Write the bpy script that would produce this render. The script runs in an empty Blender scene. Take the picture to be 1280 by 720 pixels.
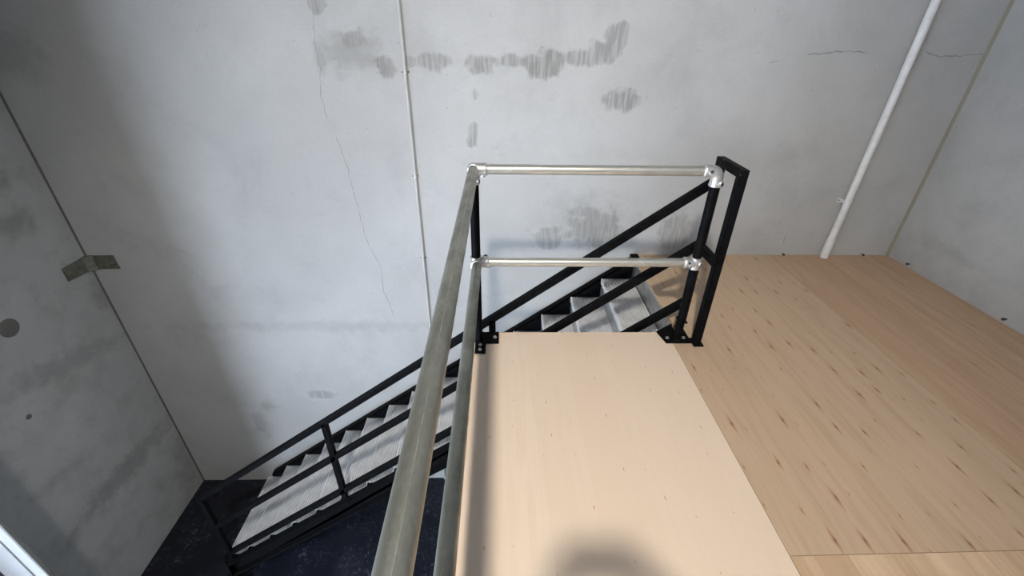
import bpy, bmesh, math, random
from mathutils import Vector, Matrix, noise as mnoise

random.seed(7)
scene = bpy.context.scene
C = scene.collection
PI = math.pi

# ------------------------------------------------------------------ camera
CAM = Vector((0.0, 0.0, 1.62))
FPX = 550.9
cF = Vector((0.02509964, 0.86272014, -0.50505839))
cA = Vector((0.99968402, -0.02097026, 0.01386027))
cB = Vector((-0.00136633, 0.50524669, 0.86297388))
cam_d = bpy.data.cameras.new('camera')
cam_d.sensor_width = 36.0
cam_d.lens = FPX / 1280 * 36.0
cam_d.clip_start = 0.01
cam = bpy.data.objects.new('camera', cam_d)
C.objects.link(cam)
cam.matrix_world = Matrix(((cA.x, cB.x, -cF.x, CAM.x), (cA.y, cB.y, -cF.y, CAM.y),
                           (cA.z, cB.z, -cF.z, CAM.z), (0, 0, 0, 1)))
scene.camera = cam

# ------------------------------------------------------------------ light
SKY_COL = (0.70, 0.82, 1.0)
SKY_STR = 20.0
world = bpy.data.worlds.new('world'); scene.world = world
world.use_nodes = True
bg = world.node_tree.nodes['Background']
bg.inputs[0].default_value = (*SKY_COL, 1); bg.inputs[1].default_value = SKY_STR

pl = bpy.data.lights.new('door_left_offscreen', 'AREA'); pl.shape = 'RECTANGLE'; pl.size = 3.4; pl.size_y = 3.5
pl.cycles.is_portal = True
plo = bpy.data.objects.new('door_left_offscreen', pl); C.objects.link(plo)
plo.location = (-3.56, -1.15, -1.197); plo.rotation_euler = (0, -math.pi / 2, math.pi)
LAMP = Vector((-0.29, -1.05, 3.57))
sp = bpy.data.lights.new('flood_lamp_offscreen', 'SPOT')
sp.energy = 735; sp.color = (1.0, 0.945, 0.87)
sp.spot_size = math.radians(94); sp.spot_blend = 1.0
sp.shadow_soft_size = 0.10
spo = bpy.data.objects.new('flood_lamp_offscreen', sp); C.objects.link(spo)
spo.location = LAMP
spo.rotation_euler = (Vector((0.20, 3.33, -1.0)) - LAMP).to_track_quat('-Z', 'Y').to_euler()

vs = scene.view_settings
vs.view_transform = 'Standard'; vs.look = 'None'; vs.gamma = 1.0
vs.exposure = 0.0
vs.use_curve_mapping = False
scene.cycles.use_denoising = True
scene.cycles.max_bounces = 8
scene.cycles.diffuse_bounces = 5

# ------------------------------------------------------------------ places
YW = 3.331          # back wall
XL, XR = -3.41, 3.30
ZF = -2.894         # ground floor
ZC = 5.1            # ceiling
YFRONT = -6.0

def ray(u, v):
    return cF * FPX + cA * (u - 640) + cB * (360 - v)
def on(u, v, axis, val):
    d = ray(u, v); t = (val - CAM[axis]) / d[axis]
    return CAM + d * t

# ------------------------------------------------------------------ materials
class NT:
    """small node helper"""
    def __init__(s, name):
        s.m = bpy.data.materials.new(name); s.m.use_nodes = True
        s.t = s.m.node_tree; s.b = s.t.nodes['Principled BSDF']
    def n(s, typ, **kw):
        nd = s.t.nodes.new(typ)
        for k, v in kw.items(): setattr(nd, k, v)
        return nd
    def l(s, a, b): s.t.links.new(a, b)
    def put(s, sock, v):
        if hasattr(v, 'is_output'): s.l(v, sock)
        else: sock.default_value = v
    def math(s, op, a, b=0.0, c=None, clamp=False):
        nd = s.n('ShaderNodeMath', operation=op, use_clamp=clamp)
        s.put(nd.inputs[0], a); s.put(nd.inputs[1], b)
        if c is not None: s.put(nd.inputs[2], c)
        return nd.outputs[0]
    def ss(s, v, lo, hi, a=0.0, b=1.0):
        nd = s.n('ShaderNodeMapRange', interpolation_type='SMOOTHSTEP')
        s.put(nd.inputs[0], v)
        for i, x in enumerate((lo, hi, a, b)): s.put(nd.inputs[1 + i], x)
        return nd.outputs[0]
    def mix(s, f, a, b, mode='MIX'):
        nd = s.n('ShaderNodeMix', data_type='RGBA', blend_type=mode)
        s.put(nd.inputs[0], f)
        s.put(nd.inputs[6], a if hasattr(a, 'is_output') else (*a, 1))
        s.put(nd.inputs[7], b if hasattr(b, 'is_output') else (*b, 1))
        return nd.outputs[2]
    def coord(s, scale=(1, 1, 1), loc=(0, 0, 0)):
        tc = s.n('ShaderNodeTexCoord'); mp = s.n('ShaderNodeMapping')
        s.l(tc.outputs['Object'], mp.inputs[0])
        mp.inputs['Scale'].default_value = scale; mp.inputs['Location'].default_value = loc
        return mp.outputs[0]
    def noise(s, scale, detail=4, rough=0.55, vec=None, dist=0.0):
        nd = s.n('ShaderNodeTexNoise')
        if vec is None: vec = s.coord()
        s.l(vec, nd.inputs['Vector'])
        nd.inputs['Scale'].default_value = scale; nd.inputs['Detail'].default_value = detail
        nd.inputs['Roughness'].default_value = rough; nd.inputs['Distortion'].default_value = dist
        return nd.outputs['Fac']
    def bump(s, h, strength=0.2, dist=0.01):
        nd = s.n('ShaderNodeBump'); s.put(nd.inputs['Height'], h)
        nd.inputs['Strength'].default_value = strength; nd.inputs['Distance'].default_value = dist
        s.l(nd.outputs[0], s.b.inputs['Normal'])
    def col(s, v): s.put(s.b.inputs['Base Color'], v if hasattr(v, 'is_output') else (*v, 1))
    def set(s, rough=None, metal=None, spec=None):
        if rough is not None: s.put(s.b.inputs['Roughness'], rough)
        if metal is not None: s.put(s.b.inputs['Metallic'], metal)
        if spec is not None: s.b.inputs['Specular IOR Level'].default_value = spec
        return s

def concrete(name, base, dark, patches, axis, warm=(0.36, 0.345, 0.31), extra_dirt=0.0):
    """patches: (centre a, centre z, half a, half z, strength, rotation, streaky) on the wall plane"""
    k = NT(name)
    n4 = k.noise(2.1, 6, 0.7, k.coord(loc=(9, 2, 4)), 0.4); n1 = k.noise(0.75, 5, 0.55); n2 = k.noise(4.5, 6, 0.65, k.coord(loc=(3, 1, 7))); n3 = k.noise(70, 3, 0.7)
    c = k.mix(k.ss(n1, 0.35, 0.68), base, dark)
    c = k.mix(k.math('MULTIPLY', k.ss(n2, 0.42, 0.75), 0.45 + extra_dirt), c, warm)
    c = k.mix(k.ss(n4, 0.48, 0.72, 0, 0.40), c, tuple(x * .80 for x in dark))
    c = k.mix(k.ss(n3, 0.25, 0.75, 0.10, 0.0), c, (0.16, 0.16, 0.155))
    # small bug holes
    vo = k.n('ShaderNodeTexVoronoi'); k.l(k.coord(), vo.inputs['Vector']); vo.inputs['Scale'].default_value = 9
    hole = k.ss(vo.outputs['Distance'], 0.035, 0.06, 1.0, 0.0)
    c = k.mix(k.math('MULTIPLY', hole, 0.35), c, (0.12, 0.12, 0.12))
    sep = k.n('ShaderNodeSeparateXYZ'); k.l(k.coord(), sep.inputs[0])
    A, Z = sep.outputs[axis], sep.outputs[2]
    en = k.noise(11, 4, 0.6)                       # ragged edge
    en = k.math('MULTIPLY', k.math('SUBTRACT', en, 0.5), 2.6)
    stv = k.coord(scale=(1, 1, 0.10)); streak = k.noise(55, 2, 0.5, stv)
    streak = k.ss(streak, 0.35, 0.62, 0.45, 1.0)
    wet = None; blot = None
    for (pa, pz, ha, hz, st, rot, stk) in patches:
        da = k.math('SUBTRACT', A, pa); dz = k.math('SUBTRACT', Z, pz)
        cr, sr = math.cos(rot), math.sin(rot)
        ea = k.math('ADD', k.math('MULTIPLY', da, cr / ha), k.math('MULTIPLY', dz, sr / ha))
        ez = k.math('ADD', k.math('MULTIPLY', da, -sr / hz), k.math('MULTIPLY', dz, cr / hz))
        d = k.math('SQRT', k.math('ADD', k.math('MULTIPLY', ea, ea), k.math('MULTIPLY', ez, ez)))
        d = k.math('ADD', d, k.math('MULTIPLY', en, 0.75 if stk else 0.8))
        v = k.ss(d, 0.62 if stk else 0.2, 1.12 if stk else 1.35, st * (1.05 if stk else .95), 0.0)
        if stk: wet = v if wet is None else k.math('MAXIMUM', wet, v)
        else: blot = v if blot is None else k.math('MAXIMUM', blot, v)
    if wet is not None: c = k.mix(k.math('MULTIPLY', wet, streak), c, (0.17, 0.165, 0.15))
    if blot is not None: c = k.mix(blot, c, (0.17, 0.165, 0.15))
    k.col(c); k.set(rough=0.82, spec=0.25)
    k.bump(k.math('ADD', k.math('MULTIPLY', n2, 0.6), k.math('MULTIPLY', n3, 0.15)), 0.18, 0.006)
    return k.m

def back_patch(u, v, hu, hv, st, stk=True):
    p = on(u, v, 1, YW); a = on(u + hu, v, 1, YW); b = on(u, v + hv, 1, YW)
    return (p.x, p.z, abs(a.x - p.x), abs(b.z - p.z), st, 0.0, stk)
BP = [(397, 4, 13, 16, .62), (444, 48, 17, 13, .40), (483, 82, 15, 16, .60), (512, 77, 9, 8, .40), (543, 77, 24, 12, .55),
      (600, 80, 19, 15, .62), (634, 77, 24, 9, .55), (664, 77, 18, 11, .6), (686, 80, 26, 20, .70), (724, 72, 26, 13, .58),
      (754, 66, 24, 16, .58), (768, 52, 15, 22, .55), (777, 37, 11, 11, .55), (778, 125, 27, 15, .62), (591, 168, 8, 17, .58),
      (594, 120, 4, 9, .4), (403, 493, 22, 6, .45), (686, 298, 21, 16, .48), (742, 284, 32, 24, .48), (732, 266, 22, 9, .40), (768, 292, 14, 12, .4), (845, 290, 21, 27, .48)]
BB = [(437, 66, 42, 28, .40), (402, 76, 8, 20, .4), (735, 280, 60, 34, .22),
      (335, 508, 13, 9, .38), (326, 530, 11, 18, .40), (420, 408, 230, 7, .20), (15, 70, 50, 40, .30)]
M = {}
M['wall_back'] = concrete('concrete_back', (0.47, 0.465, 0.45), (0.40, 0.395, 0.38),
    [back_patch(*p) for p in BP] + [back_patch(*p, stk=False) for p in BB], 0, warm=(0.41, 0.40, 0.375))

def left_patch(u, v, u2, v2, hw, st):
    a = on(u, v, 0, XL); b = on(u2, v2, 0, XL); m = (a + b) / 2
    return (m.y, m.z, (b - a).length / 2, hw, st, math.atan2(b.z - a.z, b.y - a.y), False)
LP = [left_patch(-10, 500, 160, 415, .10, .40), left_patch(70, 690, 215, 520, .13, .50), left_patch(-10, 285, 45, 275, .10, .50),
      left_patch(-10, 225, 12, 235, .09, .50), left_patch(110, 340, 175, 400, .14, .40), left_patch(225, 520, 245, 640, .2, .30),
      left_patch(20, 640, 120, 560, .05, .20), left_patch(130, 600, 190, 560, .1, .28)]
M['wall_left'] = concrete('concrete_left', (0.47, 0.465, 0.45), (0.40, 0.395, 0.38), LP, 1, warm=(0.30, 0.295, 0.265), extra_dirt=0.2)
RP = [(2.0, 0.9, .5, .3, .14, .5, False), (2.9, 0.25, .25, .05, .22, 0, False)]
M['wall_right'] = concrete('concrete_right', (0.47, 0.465, 0.45), (0.40, 0.395, 0.38), RP, 1, warm=(0.35, 0.34, 0.32))

def plywood(name, base, dark, strip_w, knots, knot_r, strip_amt, seed, fine=0.25, red=(0.36, 0.2, 0.11)):
    k = NT(name)
    g = k.noise(3.2, 5, 0.6, k.coord(scale=(9, 0.55, 1), loc=(seed, seed * 1.7, 0)), 0.6)
    g2 = k.noise(10, 3, 0.6, k.coord(scale=(14, 0.45, 1), loc=(seed * 2, seed, 0)))
    g3 = k.noise(1.3, 3, 0.5, k.coord(loc=(seed, 0, 0)))
    c = k.mix(k.ss(g, 0.38, 0.72), base, dark)
    c = k.mix(k.ss(g2, 0.5, 0.78, 0, fine), c, tuple(x * 0.62 for x in dark))
    c = k.mix(k.ss(g3, 0.5, 0.75, 0, 0.30), c, tuple(min(1, x * 1.08) for x in base))
    sep = k.n('ShaderNodeSeparateXYZ'); k.l(k.coord(loc=(seed * .37, 0, 0)), sep.inputs[0])
    wob = k.math('MULTIPLY', k.noise(2.2, 2, 0.5, k.coord(scale=(1, 0.15, 1))), 0.05)
    fl = k.math('FLOOR', k.math('DIVIDE', k.math('ADD', sep.outputs[0], wob), strip_w))
    wn = k.n('ShaderNodeTexWhiteNoise', noise_dimensions='1D'); k.l(fl, wn.inputs['W'])
    c = k.mix(k.math('MULTIPLY', wn.outputs['Value'], strip_amt), c, dark)
    # pin knots drawn out along the grain
    vv = k.coord(scale=(knots[0], knots[1], 0.0), loc=(seed * 3, seed, 0))
    vo = k.n('ShaderNodeTexVoronoi', voronoi_dimensions='2D'); k.l(vv, vo.inputs['Vector']); vo.inputs['Scale'].default_value = 1
    vo.inputs['Randomness'].default_value = 0.72
    df = k.n('ShaderNodeVectorMath', operation='SUBTRACT'); k.l(vv, df.inputs[0]); k.l(vo.outputs['Position'], df.inputs[1])
    s2 = k.n('ShaderNodeSeparateXYZ'); k.l(df.outputs[0], s2.inputs[0])
    dx = k.math('DIVIDE', s2.outputs[0], knots[0]); dy = k.math('DIVIDE', s2.outputs[1], knots[1])
    dx = k.math('ADD', dx, k.math('MULTIPLY', k.math('SUBTRACT', k.noise(40, 2, 0.5), 0.5), 0.008))
    d = k.math('ADD', k.math('ABSOLUTE', k.math('MULTIPLY', dx, 6.5)), k.math('ABSOLUTE', dy))
    s3 = k.n('ShaderNodeSeparateColor'); k.l(vo.outputs['Color'], s3.inputs[0])
    r = k.math('MULTIPLY', k.ss(s3.outputs[0], 0.05, 1.0, 0.25, 1.0), knot_r)
    q = k.math('DIVIDE', d, r)
    c = k.mix(k.ss(q, 0.35, 1.5, 0.85, 0.0), c, red)
    c = k.mix(k.ss(q, 0.12, 0.45, 0.9, 0.0), c, (0.085, 0.042, 0.02))
    k.col(c); k.set(rough=0.62, spec=0.3)
    k.bump(g2, 0.08, 0.003)
    return k.m
M['ply_pale'] = plywood('plywood_pale', (0.75, 0.61, 0.475), (0.725, 0.575, 0.44), 0.19, (7, 5), 0.015, 1.0, 2.0, 0.03, (0.42, 0.2, 0.1))
M['ply_tan'] = plywood('plywood_tan', (0.54, 0.392, 0.268), (0.47, 0.335, 0.222), 0.30, (7.8, 5.0), 0.062, 0.35, 5.0, 0.20)
M['ply_brown'] = plywood('plywood_brown', (0.52, 0.36, 0.235), (0.44, 0.29, 0.18), 0.16, (2.4, 1.1), 0.05, 0.5, 9.0, 0.40)
M['ply_mixed'] = plywood('plywood_mixed', (0.72, 0.53, 0.36), (0.50, 0.34, 0.21), 0.13, (3, 2.5), 0.03, 1.0, 12.0, 0.30)

k = NT('plywood_edge'); 
w = k.n('ShaderNodeTexWave', bands_direction='Z'); k.l(k.coord(), w.inputs['Vector']); w.inputs['Scale'].default_value = 60
k.col(k.mix(w.outputs['Fac'], (0.62, 0.45, 0.29), (0.45, 0.30, 0.18))); k.set(rough=0.8); M['ply_edge'] = k.m

# ground floor paint: dark navy with pale scuffs
k = NT('floor_paint')
n1 = k.noise(2.2, 5, 0.6); n2 = k.noise(26, 7, 0.75, k.coord(), 1.2); n3 = k.noise(3.1, 3, 0.5, k.coord(loc=(5, 2, 0)))
c = k.mix(k.ss(n1, .35, .7), (0.0045, 0.0056, 0.0108), (0.0080, 0.0094, 0.0165))
sc = k.math('MULTIPLY', k.ss(n2, 0.52, 0.66), k.ss(n3, 0.36, 0.58))
c = k.mix(k.math('MULTIPLY', sc, 0.6), c, (0.15, 0.165, 0.22))
wv = k.noise(9, 2, 0.5, k.coord(scale=(1, 6, 1), loc=(1, 4, 0)), 2.0)
c = k.mix(k.math('MULTIPLY', k.ss(wv, 0.70, 0.78), 0.25), c, (0.2, 0.2, 0.24))
k.col(c); k.set(rough=k.ss(n1, .3, .7, .42, .6), spec=0.35); M['floor'] = k.m

k = NT('black_paint'); n = k.noise(30, 3); k.col(k.mix(k.ss(n, .3, .7), (0.004, 0.004, 0.0045), (0.007, 0.007, 0.0075)))
k.set(rough=0.34, spec=0.06); k.b.inputs['IOR'].default_value = 1.2; M['black'] = k.m

def galv(name, base, dark, rough, sc, stretch=(1, 1, 1)):
    k = NT(name)
    n = k.noise(sc, 5, 0.65, k.coord(scale=stretch)); n2 = k.noise(sc * 4, 3, 0.6, k.coord(scale=stretch, loc=(4, 4, 4)))
    c = k.mix(k.ss(n, .32, .68), base, dark)
    c = k.mix(k.ss(n2, .55, .75, 0, .35), c, tuple(min(1, x * 1.35) for x in base))
    k.col(c); k.set(rough=k.ss(n, .3, .7, rough, rough + .14), metal=0.85)
    k.bump(n2, 0.06, 0.002)
    return k.m
M['galv_rail'] = galv('galvanised_rail', (0.36, 0.36, 0.31), (0.25, 0.255, 0.225), 0.36, 12, (1.6, .7, 1.6))
M['galv_bright'] = galv('galvanised_bright', (0.66, 0.64, 0.57), (0.52, 0.51, 0.46), 0.30, 10, (.5, 1.6, 1.6))
M['fitting'] = galv('cast_fitting', (0.70, 0.70, 0.68), (0.55, 0.55, 0.54), 0.34, 60)
M['galv_joist'] = galv('galvanised_joist', (0.54, 0.54, 0.54), (0.42, 0.42, 0.42), 0.38, 14)
M['bolt'] = galv('zinc_bolt', (0.72, 0.72, 0.72), (0.55, 0.55, 0.56), 0.3, 80)
M['seam'] = galv('weld_seam', (0.50, 0.50, 0.42), (0.34, 0.34, 0.29), 0.42, 40)
M['old_steel'] = galv('dull_steel', (0.27, 0.265, 0.22), (0.20, 0.195, 0.16), 0.6, 25)

k = NT('tread_metal'); n = k.noise(9, 5, 0.6); n2 = k.noise(90, 2)
k.col(k.mix(k.ss(n, .35, .7), (0.68, 0.675, 0.67), (0.59, 0.585, 0.58))); k.set(rough=k.ss(n, .3, .7, .48, .62), metal=0.15, spec=0.4)
k.bump(n2, 0.05, 0.001); M['tread'] = k.m
k = NT('riser_metal'); n = k.noise(9, 4); k.col(k.mix(n, (0.42, 0.42, 0.42), (0.32, 0.32, 0.32))); k.set(rough=0.4, metal=0.5); M['riser'] = k.m
k = NT('white_plastic'); n = k.noise(20, 4); k.col(k.mix(k.ss(n, .35, .75), (0.72, 0.72, 0.71), (0.62, 0.62, 0.61))); k.set(rough=0.45); M['white_pipe'] = k.m
k = NT('grey_conduit'); n = k.noise(20, 4); k.col(k.mix(n, (0.50, 0.50, 0.48), (0.40, 0.40, 0.385))); k.set(rough=0.5); M['conduit'] = k.m
k = NT('white_frame'); n = k.noise(14, 3); k.col(k.mix(n, (0.67, 0.67, 0.665), (0.61, 0.61, 0.605))); k.set(rough=0.35); M['white_frame'] = k.m
k = NT('frame_rubber'); k.col(k.mix(k.noise(40), (0.02, 0.02, 0.025), (0.03, 0.03, 0.035))); k.set(rough=0.6); M['rubber'] = k.m
k = NT('frame_edge'); k.col(k.mix(k.noise(40), (0.30, 0.30, 0.28), (0.22, 0.22, 0.2))); k.set(rough=0.6); M['frame_edge'] = k.m
k = NT('sealant_dark'); k.col(k.mix(k.noise(25, 4), (0.13, 0.125, 0.11), (0.08, 0.078, 0.07))); k.set(rough=0.8); M['seal_dark'] = k.m
k = NT('sealant_khaki'); k.col(k.mix(k.noise(14, 5), (0.29, 0.27, 0.20), (0.23, 0.215, 0.17))); k.set(rough=0.8); M['seal_khaki'] = k.m
k = NT('grout_plug'); k.col(k.mix(k.noise(30, 5), (0.15, 0.15, 0.13), (0.11, 0.11, 0.098))); k.set(rough=0.9); M['plug'] = k.m
k = NT('crack_dark'); k.col(k.mix(k.noise(30, 5), (0.17, 0.17, 0.16), (0.28, 0.28, 0.27))); k.set(rough=0.95); M['crack'] = k.m
k = NT('roof_sheet'); k.col(k.mix(k.noise(6, 3), (0.42, 0.42, 0.43), (0.36, 0.36, 0.37))); k.set(rough=0.6); M['roof'] = k.m

# ------------------------------------------------------------------ mesh helpers
def link(name, me, mat, parent=None):
    o = bpy.data.objects.new(name, me); C.objects.link(o)
    mats = mat if isinstance(mat, (list, tuple)) else [mat]
    if not me.materials:
        for m in mats: me.materials.append(M[m] if isinstance(m, str) else m)
    if parent is not None: o.parent = parent
    return o
def obj(name, bm, mat, parent=None, smooth=False, autosmooth=None):
    me = bpy.data.meshes.new(name)
    bmesh.ops.recalc_face_normals(bm, faces=bm.faces)
    if smooth:
        for f in bm.faces: f.smooth = True
        lim = math.radians(autosmooth or 40)
        for e in bm.edges:
            if len(e.link_faces) == 2 and e.calc_face_angle(0) > lim: e.smooth = False
    bm.to_mesh(me); bm.free()
    return link(name, me, mat, parent)
def thing(name, label, cat, loc=(0, 0, 0), group=None):
    o = bpy.data.objects.new(name, None); C.objects.link(o)
    o.location = loc; o['label'] = label; o['category'] = cat
    o.empty_display_size = 0.1
    if group: o['group'] = group
    return o
def struct(o, label, cat=None):
    o['kind'] = 'structure'; o['label'] = label
    if cat: o['category'] = cat
    return o
def box(bm, x0, x1, y0, y1, z0, z1, bevel=0.0):
    vs_ = [bm.verts.new((x, y, z)) for z in (z0, z1) for y in (y0, y1) for x in (x0, x1)]
    fs = [(0, 1, 3, 2), (4, 5, 7, 6), (0, 1, 5, 4), (2, 3, 7, 6), (0, 2, 6, 4), (1, 3, 7, 5)]
    faces = [bm.faces.new([vs_[i] for i in f]) for f in fs]
    if bevel:
        es = list({e for f in faces for e in f.edges})
        bmesh.ops.bevel(bm, geom=es, offset=bevel, segments=2, affect='EDGES', profile=0.5)
    return faces
def prism(bm, pts, axis, a0, a1):
    """polygon pts in the other two axes, extruded along axis"""
    def P(p, a):
        if axis == 1: return (p[0], a, p[1])
        if axis == 0: return (a, p[0], p[1])
        return (p[0], p[1], a)
    A = [bm.verts.new(P(p, a0)) for p in pts]; B = [bm.verts.new(P(p, a1)) for p in pts]
    n = len(pts)
    bm.faces.new(A); bm.faces.new(B)
    for i in range(n): bm.faces.new([A[i], A[(i + 1) % n], B[(i + 1) % n], B[i]])
def beam(bm, p0, p1, w, h, up=(0, 0, 1), bevel=0.004):
    p0, p1 = Vector(p0), Vector(p1); d = (p1 - p0).normalized()
    s = d.cross(Vector(up)).normalized(); u = s.cross(d).normalized()
    tmp = bmesh.new(); L = (p1 - p0).length
    box(tmp, -w / 2, w / 2, 0, L, -h / 2, h / 2, bevel)
    mat = Matrix(((s.x, d.x, u.x, p0.x), (s.y, d.y, u.y, p0.y), (s.z, d.z, u.z, p0.z), (0, 0, 0, 1)))
    tmp.transform(mat)
    me = bpy.data.meshes.new('tmp'); tmp.to_mesh(me); tmp.free(); bm.from_mesh(me); bpy.data.meshes.remove(me)
def sweep(bm, pts, radii, seg=20, caps=True):
    pts = [Vector(p) for p in pts]
    if not hasattr(radii, '__len__'): radii = [radii] * len(pts)
    rings = []; ref = None
    for i, p in enumerate(pts):
        a = pts[max(0, i - 1)]; b = pts[min(len(pts) - 1, i + 1)]
        d = (b - a)
        d = d.normalized() if d.length > 1e-9 else (pts[-1] - pts[0]).normalized()
        if ref is None:
            ref = Vector((0, 0, 1)) if abs(d.z) < .9 else Vector((0, 1, 0))
        s = d.cross(ref).normalized(); u = s.cross(d).normalized(); ref = u
        rings.append([bm.verts.new(p + (s * math.cos(2 * PI * j / seg) + u * math.sin(2 * PI * j / seg)) * radii[i]) for j in range(seg)])
    for a, b in zip(rings, rings[1:]):
        for j in range(seg): bm.faces.new([a[j], a[(j + 1) % seg], b[(j + 1) % seg], b[j]])
    if caps: bm.faces.new(rings[0][::-1]); bm.faces.new(rings[-1])
def collar(bm, p, d, r, L, seg=24, lip=0.002):
    """socket of a pipe fitting: short tube with a beaded end"""
    p, d = Vector(p), Vector(d).normalized()
    sweep(bm, [p, p + d * (L - .012), p + d * (L - .011), p + d * (L - .002), p + d * L], [r, r, r + lip, r + lip, r], seg)
def ball(bm, p, r, seg=20):
    bmesh.ops.create_uvsphere(bm, u_segments=seg, v_segments=seg // 2, radius=r, matrix=Matrix.Translation(p))

# ------------------------------------------------------------------ setting
bm = bmesh.new(); box(bm, XL - .15, XR + .15, YFRONT, YW + .15, ZF - .15, ZF)
struct(obj('floor', bm, 'floor'), 'dark navy painted concrete ground floor with pale scuffs')
bm = bmesh.new(); box(bm, XL - .15, XR + .15, YW, YW + .15, ZF, ZC)
wall_back = struct(obj('wall_back', bm, 'wall_back'), 'pale grey concrete panel wall with damp stains behind the stair')
bm = bmesh.new()
DJ, DB, DT = 0.60, -2.9, 0.5      # door opening in the left wall: near jamb y, far jamb y, head height
box(bm, XL - .15, XL, DJ, YW, ZF, ZC); box(bm, XL - .15, XL, YFRONT, DB, ZF, ZC); box(bm, XL - .15, XL, DB, DJ, DT, ZC)
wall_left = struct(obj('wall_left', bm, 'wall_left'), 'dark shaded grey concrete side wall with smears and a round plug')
bm = bmesh.new(); box(bm, XR, XR + .15, YFRONT, YW, ZF, ZC)
wall_right = struct(obj('wall_right', bm, 'wall_right'), 'grey concrete side wall along the plywood mezzanine')
bm = bmesh.new(); box(bm, XL - .15, XR + .15, YFRONT - .15, YFRONT, ZF, ZC)
struct(obj('wall_front', bm, 'wall_left'), 'grey concrete wall closing the room')
bm = bmesh.new()
box(bm, XL - .15, XR + .15, YFRONT, YW + .15, ZC, ZC + .05)
struct(obj('ceiling', bm, 'roof'), 'pale metal roof sheet above the room')

# joint sealant in the two corners
def tri_strip(name, pts, mat, label):
    bm = bmesh.new(); prism(bm, pts, 2, ZF, ZC); return struct(obj(name, bm, mat), label)
tri_strip('trim_1', [(XL, YW), (XL + .010, YW), (XL + .008, YW - .003), (XL, YW - .011)], 'seal_dark', 'dark open joint between left wall and back wall')
bm = bmesh.new(); prism(bm, [(XR, YW), (XR - .010, YW), (XR - .008, YW - .010), (XR, YW - .022)], 2, 0.0, ZC)
struct(obj('trim_2', bm, 'seal_khaki'), 'khaki sealant bead between back wall and right wall')

# cracks in the back wall, plug and anchor in the left wall
def crack(pix, wid, seed):
    rnd = random.Random(seed); bm = bmesh.new(); pts = []
    for (a, b) in zip(pix, pix[1:]):
        n = max(2, int(math.dist(a, b) / 5))
        for i in range(n):
            t = i / n; pts.append((a[0] + (b[0] - a[0]) * t + rnd.uniform(-1.2, 1.2), a[1] + (b[1] - a[1]) * t + rnd.uniform(-1.2, 1.2)))
    pts.append(pix[-1])
    P = [on(u, v, 1, YW) for u, v in pts]; prev = None
    for i, p in enumerate(P):
        d = (P[min(i + 1, len(P) - 1)] - P[max(0, i - 1)]).normalized(); s = Vector((d.z, 0, -d.x))
        w_ = wid * rnd.uniform(.4, 1.1) * (0.2 if i in (0, len(P) - 1) else 1)
        cur = [bm.verts.new((p.x + s.x * w_, YW - .0006, p.z + s.z * w_)), bm.verts.new((p.x - s.x * w_, YW - .0006, p.z - s.z * w_))]
        if prev: bm.faces.new([prev[0], prev[1], cur[1], cur[0]])
        prev = cur
    obj('crack', bm, 'crack', wall_back)
crack([(391, 15), (394, 60), (401, 85), (400, 115), (409, 150)], .0022, 1)
crack([(420, 170), (436, 215), (446, 255), (455, 290), (464, 312), (474, 330), (480, 365), (492, 395)], .0026, 2)
crack([(1008, 68), (1030, 67), (1050, 64), (1084, 66)], .0035, 3)
crack([(960, 80), (975, 76)], .002, 4)
crack([(1156, 64), (1175, 71), (1200, 70), (1236, 67)], .0035, 5)
crack([(978, 306), (984, 292)], .003, 6)

bm = bmesh.new(); dp = on(11, 410, 0, XL)
sweep(bm, [(XL - .004, dp.y, dp.z), (XL + .004, dp.y, dp.z), (XL + .007, dp.y, dp.z)], [.066, .066, .061], 32)
obj('plug', bm, 'plug', wall_left, True)
bm = bmesh.new(); dp = on(36, 521, 0, XL)
sweep(bm, [(XL - .004, dp.y, dp.z), (XL + .004, dp.y, dp.z)], [.022, .018], 20); obj('plug', bm, 'plug', wall_left, True)
for (wl, ax, val, u, v) in ((wall_right, 0, XR, 1137, 330), (wall_right, 0, XR, 1258, 399), (wall_back, 1, YW, 1077, 317.5), (wall_back, 1, YW, 978, 317)):
    p = on(u, v, ax, val); n = Vector((-1, 0, 0)) if ax == 0 else Vector((0, -1, 0)); bm = bmesh.new()
    sweep(bm, [p + n * -.005, p + n * .02, p + n * .02, p + n * .026], [.005, .005, .009, .009], 8)
    obj('anchor_bolt', bm, 'rubber', wl)

# white framed door in the left wall (only its jamb shows)
door = bpy.data.objects.new('door_1', None); C.objects.link(door); struct(door, 'white aluminium door frame in the left wall')
def fr(name, y0, y1, x0, x1, z0, z1, mat):
    bm = bmesh.new(); box(bm, x0, x1, y0, y1, z0, z1, .002); return obj(name, bm, mat, door)
ZH = 1.8; YJ = 1.60                           # the casing stands proud of the wall, its face towards the door; reach and unseen height shaped to shade the corner
def fy(name, x0, x1, y0, mat): fr(name, y0, YJ + .022, x0, x1, ZF, ZH, mat)
fy('edge_bead', -2.965, -2.949, YJ - .002, 'frame_edge')
fy('casing', -3.038, -2.965, YJ, 'white_frame')
fy('groove', -3.056, -3.038, YJ + .008, 'frame_edge')
fy('casing', -3.232, -3.056, YJ, 'white_frame')
fy('guide_seal', XL, -3.232, YJ + .01, 'rubber')
fr('jamb', DJ, DJ + .1, XL - .10, XL + .018, ZF, ZH, 'white_frame')
fr('jamb', DB - .1, DB, XL - .10, XL + .018, ZF, DT + .1, 'white_frame')
fr('head', DB, DJ, XL - .10, XL + .018, DT, DT + .1, 'white_frame')

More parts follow.
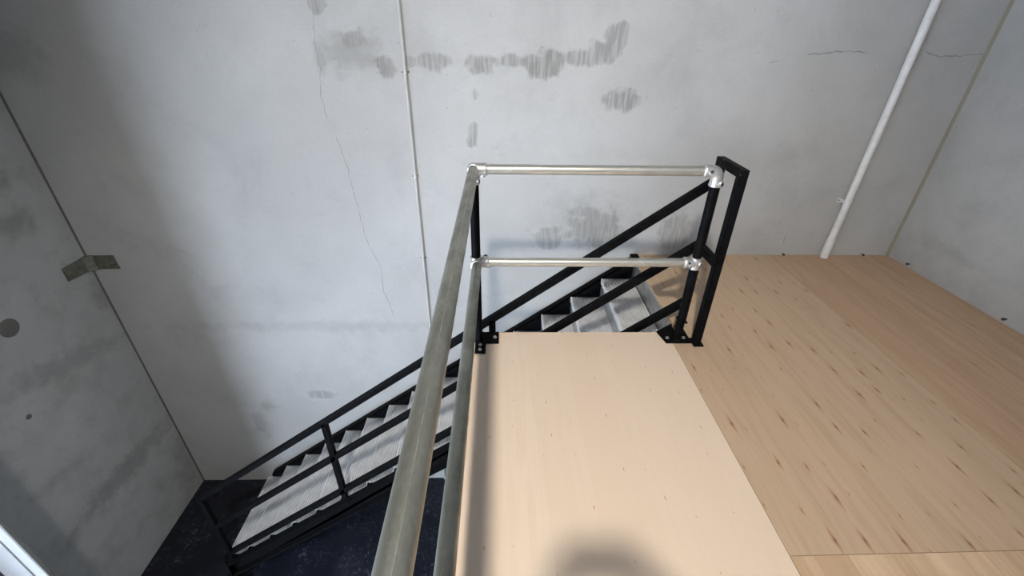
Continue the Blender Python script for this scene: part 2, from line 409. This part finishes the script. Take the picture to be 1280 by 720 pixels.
# mezzanine: plywood sheets on galvanised joists
XE, YE, XS, X2, X3 = -0.155, 2.222, 1.041, 2.272, XR       # deck left edge, stair edge, seams
XN = 1.108                                                 # landing edge at the stair head
YS = 0.862
mez = bpy.data.objects.new('floor_mezzanine', None); C.objects.link(mez); struct(mez, 'plywood mezzanine floor of pale and tan sheets')
def sheet(pts, mat, z=0.0):
    bm = bmesh.new(); prism(bm, pts, 2, z - .021, z)
    bmesh.ops.recalc_face_normals(bm, faces=bm.faces)
    for f in bm.faces: f.material_index = 0 if f.normal.z > .5 else 1
    return obj('plywood_sheet', bm, [mat, 'ply_edge'], mez)
G = .0012
sheet([(XE, YS - 1.55), (XS - G, YS - 1.55), (XS - G, YE), (XE, YE)], 'ply_pale')
sheet([(XS + G, YS), (X2 - G, YS + .012), (X2 - G, YW), (XN, YW), (XN, YE), (XS + G, YE)], 'ply_tan', -.0008)
sheet([(X2 + G, YS + .012), (X3, YS + .025), (X3, YW), (X2 + G, YW)], 'ply_brown')
sheet([(XS + G, YS - 2.4), (X2 + .06, YS - 2.4), (X2 + .06, YS + .009), (XS + G, YS - .003)], 'ply_mixed')
sheet([(X2 + .063, YS - 2.4), (X3, YS - 2.4), (X3, YS + .021), (X2 + .063, YS + .009)], 'ply_pale')
sheet([(XE, YS - 3.95), (XS - G, YS - 3.95), (XS - G, YS - 1.553), (XE, YS - 1.553)], 'ply_pale')
sheet([(XS + G, YS - 3.95), (X3, YS - 3.95), (X3, YS - 2.403), (XS + G, YS - 2.403)], 'ply_tan')
def joist(axis, pos, a0, a1, flip=1, d=.20):
    """lipped channel under the sheets, web at pos"""
    bm = bmesh.new(); z1 = -.021; z0 = z1 - d; t = .004; fl = .06 * flip
    pts = [(pos, z0), (pos + fl, z0), (pos + fl, z0 + t), (pos + t * flip, z0 + t), (pos + t * flip, z1 - t), (pos + fl, z1 - t), (pos + fl, z1), (pos, z1)]
    prism(bm, pts, 1 if axis == 1 else 0, a0, a1)
    obj('joist', bm, 'galv_joist', mez)
joist(1, XE + .002, YS - 3.95, YE, 1)
joist(1, XN + .001, YE, YW, 1)
joist(0, YE - .004, XE + .07, XN, -1)
for yy in (1.6, 1.0, .4, -.2, -.8, -1.4, -2.0, -2.6):
    joist(0, yy, XE + .07, XR, -1)
joist(0, YW - .01, XN + .07, XR, -1)

# ------------------------------------------------------------------ staircase
RISE, GO, X1 = -ZF / 16, .2455, .848
def nose(x): return -RISE + (x - X1) * RISE / GO
YN, YFAR = 2.366, 3.235
YSN = 2.314                                        # web of the near stringer
stair = thing('staircase', 'black steel stair with pale ribbed treads descending along the back wall', 'staircase', (0, 0, 0))
def stringer(yweb, s, X0):
    XT = 1.100; DP = .190
    bot = lambda x: nose(x) - DP
    xb = X1 + (ZF + DP + RISE) * GO / RISE
    xt = X1 + RISE * GO / RISE                  # where the nosing line meets deck level
    bm = bmesh.new(); t = .009; ya, yb = sorted((yweb, yweb + s * t))
    prism(bm, [(X0, ZF), (X0, nose(X0)), (xt, 0), (XT, 0), (XT, bot(XT)), (xb, ZF)], 1, ya, yb)
    ya, yb = sorted((yweb, yweb + s * .068)); f = .013
    prism(bm, [(X0, nose(X0) - f), (X0, nose(X0)), (xt, 0), (xt, -f)], 1, ya, yb)
    prism(bm, [(xb, ZF), (xb - f, ZF + f * .0), (xb - f, ZF + f), (XT, bot(XT) + f), (XT, bot(XT))], 1, ya, yb)
    prism(bm, [(X0, ZF), (X0 + .01, ZF), (X0 + .01, nose(X0)), (X0, nose(X0))], 1, ya, yb)
    o = obj('stringer', bm, 'black', stair)
    bm = bmesh.new(); ya, yb = sorted((yweb + s * .0, yweb + s * .10))
    box(bm, X0 + .012, X0 + .15, ya - .01, yb, ZF, ZF + .012, .002); fp = obj('foot_plate', bm, 'black', o)
    bm = bmesh.new(); bp = Vector((X0 + .09, yweb + s * .082, ZF + .01))
    sweep(bm, [bp, bp + Vector((0, 0, .012)), bp + Vector((0, 0, .012)), bp + Vector((0, 0, .022))], [.013, .013, .007, .007], 6)
    obj('bolt', bm, 'bolt', o)
stringer(YSN, -1, -2.505); stringer(YFAR, 1, -2.54)
bm = bmesh.new(); box(bm, XN - .03, XN + .035, YFAR + .005, YFAR + .07, -.002, .020, .003); obj('top_cleat', bm, 'black', stair)

# treads: extruded ribbed planks with a nosing lip, riser sheet behind
def tread_mesh():
    bm = bmesh.new(); D = .252; pts = [(0, -.045), (0, -.004), (.002, -.001), (.006, 0)]
    n = 12; x = .012; pitch = (D - .022) / n
    for i in range(n):
        pts += [(x, 0), (x + pitch * .12, .0), (x + pitch * .22, -.0100), (x + pitch * .66, -.0100), (x + pitch * .74, 0)]; x += pitch
    pts += [(D, 0), (D, -.034), (D - .004, -.034), (D - .004, -.015), (.006, -.015), (.006, -.045)]
    prism(bm, pts, 1, YN, YFAR)
    bmesh.ops.recalc_face_normals(bm, faces=bm.faces)
    me = bpy.data.meshes.new('tread'); bm.to_mesh(me); bm.free(); return me
def riser_mesh():
    bm = bmesh.new(); box(bm, .006, .010, YN, YFAR, -RISE - .002, -.02)
    me = bpy.data.meshes.new('riser'); bmesh.ops.recalc_face_normals(bm, faces=bm.faces); bm.to_mesh(me); bm.free(); return me
tm, rm = tread_mesh(), riser_mesh()
bm = bmesh.new(); box(bm, .012, .236, YSN - .004, YN + .03, -.050, -.012); bmesh.ops.recalc_face_normals(bm, faces=bm.faces)
cm = bpy.data.meshes.new('cleat'); bm.to_mesh(cm); bm.free()
for n in range(1, 16):
    o = link('tread', tm, 'tread', stair); o.location = (X1 - GO * (n - 1), 0, -RISE * n)
    r = link('riser', rm, 'riser', o)
    link('cleat', cm, 'black', o)

# stair handrail in square tube
YR, TB = 2.312, .043
XA, XNW = 1.175, -2.472
def rail_z(x, off0, off1):
    t = (x - XNW) / (XA - XNW); return nose(x) + off0 * (1 - t) + off1 * t
RAILS = {'handrail': (.880, .893), 'mid_rail': (.492, .522), 'low_rail': (.085, .132)}
def sq(name, p0, p1, w=TB, h=TB, up=(0, 0, 1)):
    bm = bmesh.new(); beam(bm, p0, p1, w, h, up); return obj(name, bm, 'black', stair)
for nm, (a, b) in RAILS.items():
    sq(nm, (XNW, YR, rail_z(XNW, a, b)), (XA - .015, YR, rail_z(XA - .015, a, b)))
sq('newel_post', (XNW, YR, nose(XNW) - .012), (XNW, YR, rail_z(XNW, .88, .893) + .018), up=(0, 1, 0))
bm = bmesh.new(); box(bm, -2.606, XNW, YN - .03, YN + .022, -2.775, -2.704, .003); obj('end_cap', bm, 'black', stair)
for xb in (-1.292, -.055):
    sq('baluster', (xb, YR, nose(xb) - .012), (xb, YR, rail_z(xb, .88, .893)), up=(0, 1, 0))
ZT = 1.033; YB = 2.106; YA = 2.345
ef = bpy.data.objects.new('end_frame', None); C.objects.link(ef); ef.parent = stair
def sqf(name, p0, p1, up=(0, 0, 1)):
    bm = bmesh.new(); beam(bm, p0, p1, TB, TB, up); return obj(name, bm, 'black', ef)
sqf('end_post', (XA, YA, -.002), (XA, YA, ZT - TB / 2 + .004), up=(0, 1, 0))
sqf('end_post', (XA, YB, .004), (XA, YB, ZT - TB / 2 + .004), up=(0, 1, 0))
sqf('top_bar', (XA, YB - TB / 2, ZT), (XA, YA + TB / 2, ZT))
sqf('cross_bar', (XA, YB + .01, .535), (XA, YA - .01, .535))
bm = bmesh.new(); box(bm, XA - .022, XA + .038, YB - .032, YB + .05, -.001, .008, .0015); obj('base_plate', bm, 'black', ef)
bm = bmesh.new(); box(bm, XA - .022, XA + .03, YA - .03, YA + .045, -.001, .008, .0015); obj('base_plate', bm, 'black', ef)

# ------------------------------------------------------------------ guard rail
RO = .0242
YG, XGL, XGR = 2.137, -.134, 1.068
ZG, ZM = 1.036, .532
YGE = -1.45
guard = thing('guard_rail', 'galvanised pipe guard rail on black posts along the plywood deck edge', 'railing', (0, 0, 0))
def pipe(name, p0, p1, mat, r=RO):
    bm = bmesh.new(); p0, p1 = Vector(p0), Vector(p1); sweep(bm, [p0.lerp(p1, i / 8) for i in range(9)], r, 32)
    return obj(name, bm, mat, guard, True)
for (x, y) in ((XGL, YG), (XGR, YG), (XGL, YGE)):
    pipe('post', (x, y, .002), (x, y, ZG - .03), 'black')
pipe('top_rail', (XGL + .03, YG, ZG), (XGR - .03, YG, ZG), 'galv_bright')
pipe('mid_rail', (XGL + .04, YG, ZM), (XGR - .03, YG, ZM), 'galv_bright')
tr = pipe('top_rail', (XGL, YG - .012, ZG), (XGL, YGE, ZG), 'galv_rail', .0252)
mr = pipe('mid_rail', (XGL + .004, YG - .03, ZM), (XGL + .004, YGE, ZM), 'galv_rail', .0252)
def seam(parent, x, z, ang, y0, y1):
    bm = bmesh.new(); r = .0252
    c = Vector((x + math.cos(ang) * (r - .0003), 0, z + math.sin(ang) * (r - .0003)))
    rnd = random.Random(3); pts = []
    n = 50
    for i in range(n + 1):
        a = ang + rnd.uniform(-.012, .012)
        pts.append((x + math.cos(a) * (r - .0004), y0 + (y1 - y0) * i / n, z + math.sin(a) * (r - .0004)))
    sweep(bm, pts, [.0011 * rnd.uniform(.5, 1.25) for _ in pts], 6); obj('weld_seam', bm, 'seam', parent, True)
seam(tr, XGL, ZG, math.radians(80), YG - .08, YGE)
# fittings
def fitting(name, bm): return obj(name, bm, 'fitting', guard, True, 50)
def screw(parent, p, d, r=.0090, L=.008):
    p, d = Vector(p), Vector(d).normalized(); bm = bmesh.new()
    sweep(bm, [p - d * .006, p + d * L * .7, p + d * L], [r * 1.3, r * 1.3, r * 1.12], 14)
    obj('set_screw', bm, 'bolt', parent, True)
    bm = bmesh.new(); sweep(bm, [p + d * (L - .002), p + d * (L + .0006)], r * .72, 10); obj('socket_shade_disc', bm, 'rubber', parent)  # black disc on the screw face, painted in for the shade of its hole
FR = .0300
# three-way corner at the top of the left post
bm = bmesh.new(); c = Vector((XGL, YG, ZG)); ball(bm, c, FR + .001)
collar(bm, c, (1, 0, 0), FR, .066); collar(bm, c, (0, 0, -1), FR, .072); collar(bm, c + Vector((0, .008, 0)), (0, -1, 0), FR - .002, .03)
f = fitting('corner_elbow', bm); screw(f, c + Vector((.045, -.006, -FR)), (0, -.1, -1)); screw(f, c + Vector((.022, -.022, -.05)), (.7, -.7, 0), .006)
# elbow on the right post
bm = bmesh.new(); c = Vector((XGR, YG, ZG)); R_ = .036; pts = []
for i in range(9):
    a = PI / 2 * i / 8; pts.append((c.x - R_ + R_ * math.sin(a), c.y, c.z - R_ + R_ * math.cos(a)))
sweep(bm, pts, FR + .001, 24)
collar(bm, pts[0], (-1, 0, 0), FR, .040); collar(bm, pts[-1], (0, 0, -1), FR, .040)
f = fitting('elbow', bm); screw(f, (c.x - .046, c.y - FR, c.z + .004), (-.15, -1, .25), .012); screw(f, (c.x + .016, c.y - FR + .004, c.z - .058), (.45, -1, 0), .012)
# tee on the right post
bm = bmesh.new(); c = Vector((XGR, YG, ZM))
sweep(bm, [c + Vector((0, 0, z)) for z in (-.034, -.033, -.026, -.025, .025, .026, .033, .034)], [FR, FR + .002, FR + .002, FR, FR, FR + .002, FR + .002, FR], 24)
collar(bm, c, (-1, 0, 0), FR, .066)
f = fitting('tee', bm)
screw(f, c + Vector((-.050, -FR, .012)), (0, -1, .3)); screw(f, c + Vector((.014, -FR + .003, .004)), (.4, -1, 0)); screw(f, c + Vector((-.036, -FR, -.014)), (-.3, -1, 0), .006)
# side-outlet cross on the left post
bm = bmesh.new(); c = Vector((XGL, YG, ZM))
sweep(bm, [c + Vector((0, 0, z)) for z in (-.034, -.033, -.026, -.025, .025, .026, .033, .034)], [FR, FR + .002, FR + .002, FR, FR, FR + .002, FR + .002, FR], 24)
collar(bm, c, (1, 0, 0), FR, .070); collar(bm, c + Vector((.004, 0, 0)), (0, -1, 0), FR, .05)
f = fitting('side_outlet_tee', bm); screw(f, c + Vector((.052, -.004, FR)), (0, -.15, 1), .011, .012)
for z in (ZG, ZM):
    bm = bmesh.new(); c = Vector((XGL, YGE, z)); ball(bm, c, FR + .001); collar(bm, c, (0, 1, 0), FR, .06); collar(bm, c, (0, 0, -1), FR, .06)
    fitting('elbow', bm)
# L-shaped base plates
def lplate(x, y, pts, bolts):
    bm = bmesh.new(); prism(bm, [(x + a, y + b) for a, b in pts], 2, -.0005, .0085)
    o = obj('base_plate', bm, 'black', guard)
    for (a, b) in bolts:
        p = Vector((x + a, y + b, .008)); bm = bmesh.new()
        sweep(bm, [p, p + Vector((0, 0, .003)), p + Vector((0, 0, .003)), p + Vector((0, 0, .010))], [.012, .012, .009, .0085], 6)
        obj('bolt', bm, 'bolt', o)
    bm = bmesh.new(); p = Vector((x, y, .008)); sweep(bm, [p, p + Vector((0, 0, .003)), p + Vector((0, 0, .012))], [RO + .009, RO + .008, RO + .001], 24)
    obj('weld_collar', bm, 'black', o, True)
lplate(XGL, YG, [(-.018, .080), (-.018, -.125), (.045, -.125), (.045, -.030), (.122, -.030), (.122, .080)], [(.012, -.098), (.012, -.050), (.098, .022)])
lplate(XGR, YG, [(-.095, .078), (-.070, -.030), (.083, -.030), (.083, .152), (.042, .152), (.042, .080)], [(-.052, .012), (.048, .012), (.062, .110)])
lplate(XGL, YGE, [(-.018, .11), (-.018, -.045), (.12, -.045), (.12, .02), (.045, .02), (.045, .11)], [(.012, .085), (.095, -.015)])

# ------------------------------------------------------------------ wall services
pb = on(1030, 322, 2, 0)
dpt = thing('drain_pipe', 'white plastic pipe rising up the back wall from the plywood', 'pipe', (pb.x, pb.y, 0))
PYc = YW - .043; rp = .0265
p0 = Vector((2.722, PYc, 0.0)); p1t = on(1170.5, 0, 1, PYc); dirp = (p1t - p0).normalized()
def local(o, root): o.location = o.location - root.location if o.location.length else -root.location
def at(t): return p0 + dirp * (t / dirp.z)
bm = bmesh.new(); sweep(bm, [at(t) for t in (.10, 1, 2, 3, 4, ZC)], rp, 28); o = obj('pipe', bm, 'white_pipe', dpt, True); local(o, dpt)
bm = bmesh.new(); sweep(bm, [at(t) for t in (0, .002, .165, .17, .171)], [rp + .002, rp + .0045, rp + .0045, rp + .004, rp], 28); o = obj('socket', bm, 'white_pipe', dpt, True); local(o, dpt)
def saddle(root, c, r, w, mat, ears, nscrew=2):
    bm = bmesh.new(); n = 14
    # half band around the pipe with ears against the wall
    out = []
    for i in range(n + 1):
        a = PI * i / n; out.append((c.x + math.cos(a) * (r + .0005), c.y - math.sin(a) * (r + .0005)))
    th = .003; wl = YW
    prof_in = [(c.x + r + ears, wl)] + [(c.x + r + .0005, wl)] + out + [(c.x - r - .0005, wl), (c.x - r - ears, wl)]
    prof_out = [(c.x + r + ears, wl - th), (c.x + r + th, wl - th)] + [(c.x + math.cos(PI * i / n) * (r + th), c.y - math.sin(PI * i / n) * (r + th)) for i in range(n + 1)] + [(c.x - r - th, wl - th), (c.x - r - ears, wl - th)]
    m = len(prof_in); V = []
    for z in (c.z - w / 2, c.z + w / 2):
        V.append(([bm.verts.new((*p, z)) for p in prof_in], [bm.verts.new((*p, z)) for p in prof_out]))
    (i0, o0), (i1, o1) = V
    for j in range(m - 1):
        bm.faces.new([o0[j], o0[j + 1], o1[j + 1], o1[j]]); bm.faces.new([i0[j], i1[j], i1[j + 1], i0[j + 1]])
        bm.faces.new([i0[j], i0[j + 1], o0[j + 1], o0[j]]); bm.faces.new([i1[j], o1[j], o1[j + 1], i1[j + 1]])
    for j in (0, m - 1): bm.faces.new([i0[j], o0[j], o1[j], i1[j]])
    s = obj('saddle_clip', bm, mat, root, True, 30); local(s, root)
    for sx in (-1, 1):
        bm = bmesh.new(); p = Vector((c.x + sx * (r + ears * .62), wl - th, c.z)); sweep(bm, [p, p + Vector((0, -.004, 0)), p + Vector((0, -.006, 0))], [.0065, .006, .003], 10)
        obj('screw', bm, 'old_steel', s, True)
saddle(dpt, at(.487), rp, .030, 'white_pipe', .026)
saddle(dpt, at(2.6), rp, .030, 'white_pipe', .026)

cr = .0105; CX = -.648
cnd = thing('conduit', 'slim grey electrical conduit clipped to the stained back wall', 'conduit', (CX, YW, ZF))
bm = bmesh.new(); sweep(bm, [(CX, YW - cr - .001, z) for z in (ZF, -1.5, 0, 1.5, 3, ZC)], cr, 20); o = obj('pipe', bm, 'conduit', cnd, True); local(o, cnd)
for z in (2.2, 1.365, .655, -.032, -.9, -2.0):
    saddle(cnd, Vector((CX, YW - cr - .001, z)), cr, .018, 'galv_bright', .015)

# bent steel bracket in the left corner
bk = thing('corner_bracket', 'dull bent steel plate bolting the left wall to the back wall', 'bracket', (XL, YW, -.09))
bm = bmesh.new(); th = .010; zt_, zb_ = -.028, -.150
prism(bm, [(XL + .016, zt_ + .004), (XL + .225, zt_ + .006), (XL + .232, zb_ + .006), (XL + .016, zb_)], 1, YW - th, YW)
o = obj('back_plate', bm, 'old_steel', bk); local(o, bk)
bm = bmesh.new(); prism(bm, [(YW, zt_ + .004), (YW - .235, zt_ - .002), (YW - .235, zb_ + .012), (YW, zb_)], 0, XL, XL + th)
o = obj('side_plate', bm, 'old_steel', bk); local(o, bk)
bm = bmesh.new(); prism(bm, [(XL, YW), (XL + .055, YW), (XL + .055, YW - .011), (XL + .011, YW - .055), (XL, YW - .055)], 2, zb_, zt_ + .004)
o = obj('bend', bm, 'old_steel', bk); local(o, bk)
for (p, d) in ((Vector((XL + .19, YW - th, -.098)), Vector((0, -1, 0))), (Vector((XL + th, YW - .185, -.095)), Vector((1, 0, 0)))):
    bm = bmesh.new(); sweep(bm, [p, p + d * .004, p + d * .004, p + d * .012, p + d * .012, p + d * .020], [.019, .019, .013, .013, .007, .006], 12)
    o = obj('bolt', bm, 'old_steel', bk); local(o, bk)

# ------------------------------------------------------------------ the photographer, whose shadow falls on the deck
k = NT('skin'); k.col(k.mix(k.noise(12, 3), (0.52, 0.31, 0.22), (0.46, 0.26, 0.18))); k.set(rough=0.5); M['skin'] = k.m
k = NT('work_shirt'); k.col(k.mix(k.noise(80, 3), (0.035, 0.04, 0.055), (0.05, 0.055, 0.07))); k.set(rough=0.9); M['shirt'] = k.m
k = NT('trousers'); k.col(k.mix(k.noise(90, 3), (0.03, 0.03, 0.032), (0.045, 0.045, 0.047))); k.set(rough=0.9); M['trousers'] = k.m
k = NT('boots'); k.col(k.mix(k.noise(30, 3), (0.05, 0.035, 0.025), (0.08, 0.055, 0.035))); k.set(rough=0.6); M['boots'] = k.m
k = NT('hair'); k.col(k.mix(k.noise(60, 4, .6, k.coord(scale=(3, 3, .6))), (0.02, 0.014, 0.01), (0.045, 0.03, 0.02))); k.set(rough=0.6); M['hair'] = k.m
k = NT('eye_white'); k.col(k.mix(k.noise(50), (0.75, 0.73, 0.7), (0.8, 0.78, 0.75))); k.set(rough=0.3); M['eye'] = k.m
k = NT('phone_case'); k.col(k.mix(k.noise(50), (0.02, 0.02, 0.022), (0.03, 0.03, 0.032))); k.set(rough=0.4); M['phone'] = k.m
PX, PY = .185, -.36                                  # between the feet
person = thing('person', 'person in dark work clothes standing on the deck holding up a phone', 'person', (PX, PY, 0))
class Sk:
    def __init__(s): s.v = []; s.e = []; s.r = []
    def a(s, p, r, par=None):
        s.v.append(Vector(p)); s.r.append(r if hasattr(r, '__len__') else (r, r))
        if par is not None: s.e.append((par, len(s.v) - 1))
        return len(s.v) - 1
sk = Sk()
pel = sk.a((0, 0, .95), (.150, .105))
sp1 = sk.a((0, .005, 1.10), (.140, .098), pel); sp2 = sk.a((0, -.005, 1.26), (.155, .105), sp1)
ch = sk.a((0, -.01, 1.38), (.150, .095), sp2); nk = sk.a((0, .015, 1.50), (.058, .060), ch)
hd0 = sk.a((0, .045, 1.565), (.060, .072), nk); hd1 = sk.a((0, .055, 1.63), (.075, .095), hd0)
hd2 = sk.a((0, .045, 1.69), (.076, .096), hd1); hd3 = sk.a((0, .04, 1.735), (.052, .066), hd2)
for sd in (-1, 1):
    hip = sk.a((sd * .095, 0, .88), (.088, .092), pel); kn = sk.a((sd * .11, .015, .49), (.058, .060), hip)
    cf = sk.a((sd * .112, -.012, .36), (.055, .058), kn)
    an = sk.a((sd * .115, -.02, .095), (.040, .042), cf); hl = sk.a((sd * .117, -.015, .042), (.040, .040), an)
    ba = sk.a((sd * .125, .115, .036), (.046, .034), hl); sk.a((sd * .13, .195, .028), (.036, .025), ba)
    sh = sk.a((sd * .175, -.005, 1.425), (.062, .062), ch)
    el = sk.a((sd * .235 - .03, .115, 1.235), (.044, .044), sh)
    wr0 = sk.a((sd * .165 - .08, .245, 1.42), (.034, .036), el)
    wr = sk.a((sd * .125 - .10, .285, 1.525), (.026, .030), wr0)
    pm = sk.a((sd * .108 - .115, .300, 1.575), (.018, .034), wr)
    # four fingers behind the phone and a thumb in front of it, closed on its edges
    for i, (ln, dz) in enumerate(((.85, .030), (1.0, .012), (.95, -.006), (.78, -.024))):
        k0 = sk.a((sd * .094 - .122, .322, 1.600 + dz), .0105, pm)
        k1 = sk.a((sd * (.094 - .030 * ln) - .126, .338, 1.606 + dz), .0092, k0)
        sk.a((sd * (.094 - .052 * ln) - .130, .337, 1.608 + dz), .0080, k1)
    t0 = sk.a((sd * .098 - .115, .285, 1.600), .0125, pm); t1 = sk.a((sd * .080 - .12, .284, 1.622), .0110, t0); sk.a((sd * .062 - .125, .291, 1.632), .0095, t1)
me = bpy.data.meshes.new('body'); me.from_pydata([tuple(v) for v in sk.v], sk.e, []); me.update()
bo = bpy.data.objects.new('body', me); C.objects.link(bo); bo.parent = person
md = bo.modifiers.new('skin', 'SKIN'); md.use_smooth_shade = True
for i, sv in enumerate(me.skin_vertices[0].data):
    sv.radius = sk.r[i]; sv.use_root = (i == 0)
md2 = bo.modifiers.new('sub', 'SUBSURF'); md2.levels = 2; md2.render_levels = 2
dg = bpy.context.evaluated_depsgraph_get(); dg.update()
me2 = bpy.data.meshes.new_from_object(bo.evaluated_get(dg)); bo.modifiers.clear(); bo.data = me2
me2.materials.clear()
for m in ('shirt', 'trousers', 'boots', 'skin'): me2.materials.append(M[m])
for p in me2.polygons:
    c = p.center; p.use_smooth = True
    if c.z < .13: p.material_index = 2
    elif c.z < .97: p.material_index = 1
    elif c.z > 1.475 and (abs(c.x) < .11 and c.y < .19): p.material_index = 3
    elif c.y > .262: p.material_index = 3
    else: p.material_index = 0
# head details: nose, brows, mouth and ears, hair cap
bm = bmesh.new()
for v in ((0, .150, 1.655),): pass
sweep(bm, [(0, .138, 1.672), (0, .150, 1.650), (0, .163, 1.632), (0, .158, 1.624), (0, .140, 1.620)], [.007, .010, .014, .013, .008], 12); obj('nose', bm, 'skin', bo, True)
bm = bmesh.new(); sweep(bm, [(-.026, .128, 1.593), (-.012, .139, 1.594), (0, .141, 1.593), (.012, .139, 1.594), (.026, .128, 1.593)], [.002, .006, .006, .006, .002], 8); obj('mouth', bm, 'skin', bo, True)
for sd in (-1, 1):
    bm = bmesh.new(); ball(bm, (sd * .031, .130, 1.660), .0125, 14); e = obj('eye', bm, 'eye', bo, True)
    bm = bmesh.new(); ball(bm, (sd * .031, .139, 1.660), .0058, 10); obj('iris', bm, 'hair', e, True)
    bm = bmesh.new(); sweep(bm, [(sd * .014, .142, 1.682), (sd * .032, .141, 1.686), (sd * .050, .126, 1.680)], [.003, .004, .002], 8); obj('eyebrow', bm, 'hair', bo, True)
    bm = bmesh.new(); sweep(bm, [(sd * .074, .052, 1.612), (sd * .084, .046, 1.630), (sd * .088, .036, 1.652), (sd * .080, .042, 1.670), (sd * .074, .055, 1.668)], [.007, .009, .011, .009, .005], 10); obj('ear', bm, 'skin', bo, True)
bm = bmesh.new(); bmesh.ops.create_uvsphere(bm, u_segments=28, v_segments=18, radius=1)
for v in list(bm.verts):
    p = v.co.copy(); q = mnoise.noise(p * 4) * .02
    v.co = Vector((p.x * (.101 + q), .030 + p.y * (.118 + q), 1.690 + p.z * (.092 + q)))
bmesh.ops.delete(bm, geom=[v for v in bm.verts if v.co.z < 1.615 or (v.co.y > .085 and v.co.z < 1.712)], context='VERTS')
obj('hair', bm, 'hair', bo, True)
bm = bmesh.new(); box(bm, -.078, .078, -.0045, .0045, -.037, .037, .003)
bm.transform(Matrix(((cA.x, cF.x, cB.x, 0), (cA.y, cF.y, cB.y, 0), (cA.z, cF.z, cB.z, 0), (0, 0, 0, 1))))
pho = obj('phone', bm, 'phone'); pho.location = CAM - cF * .016 + cA * .060 - cB * .004
pho['label'] = 'black phone held level in both hands of the person'; pho['category'] = 'phone'
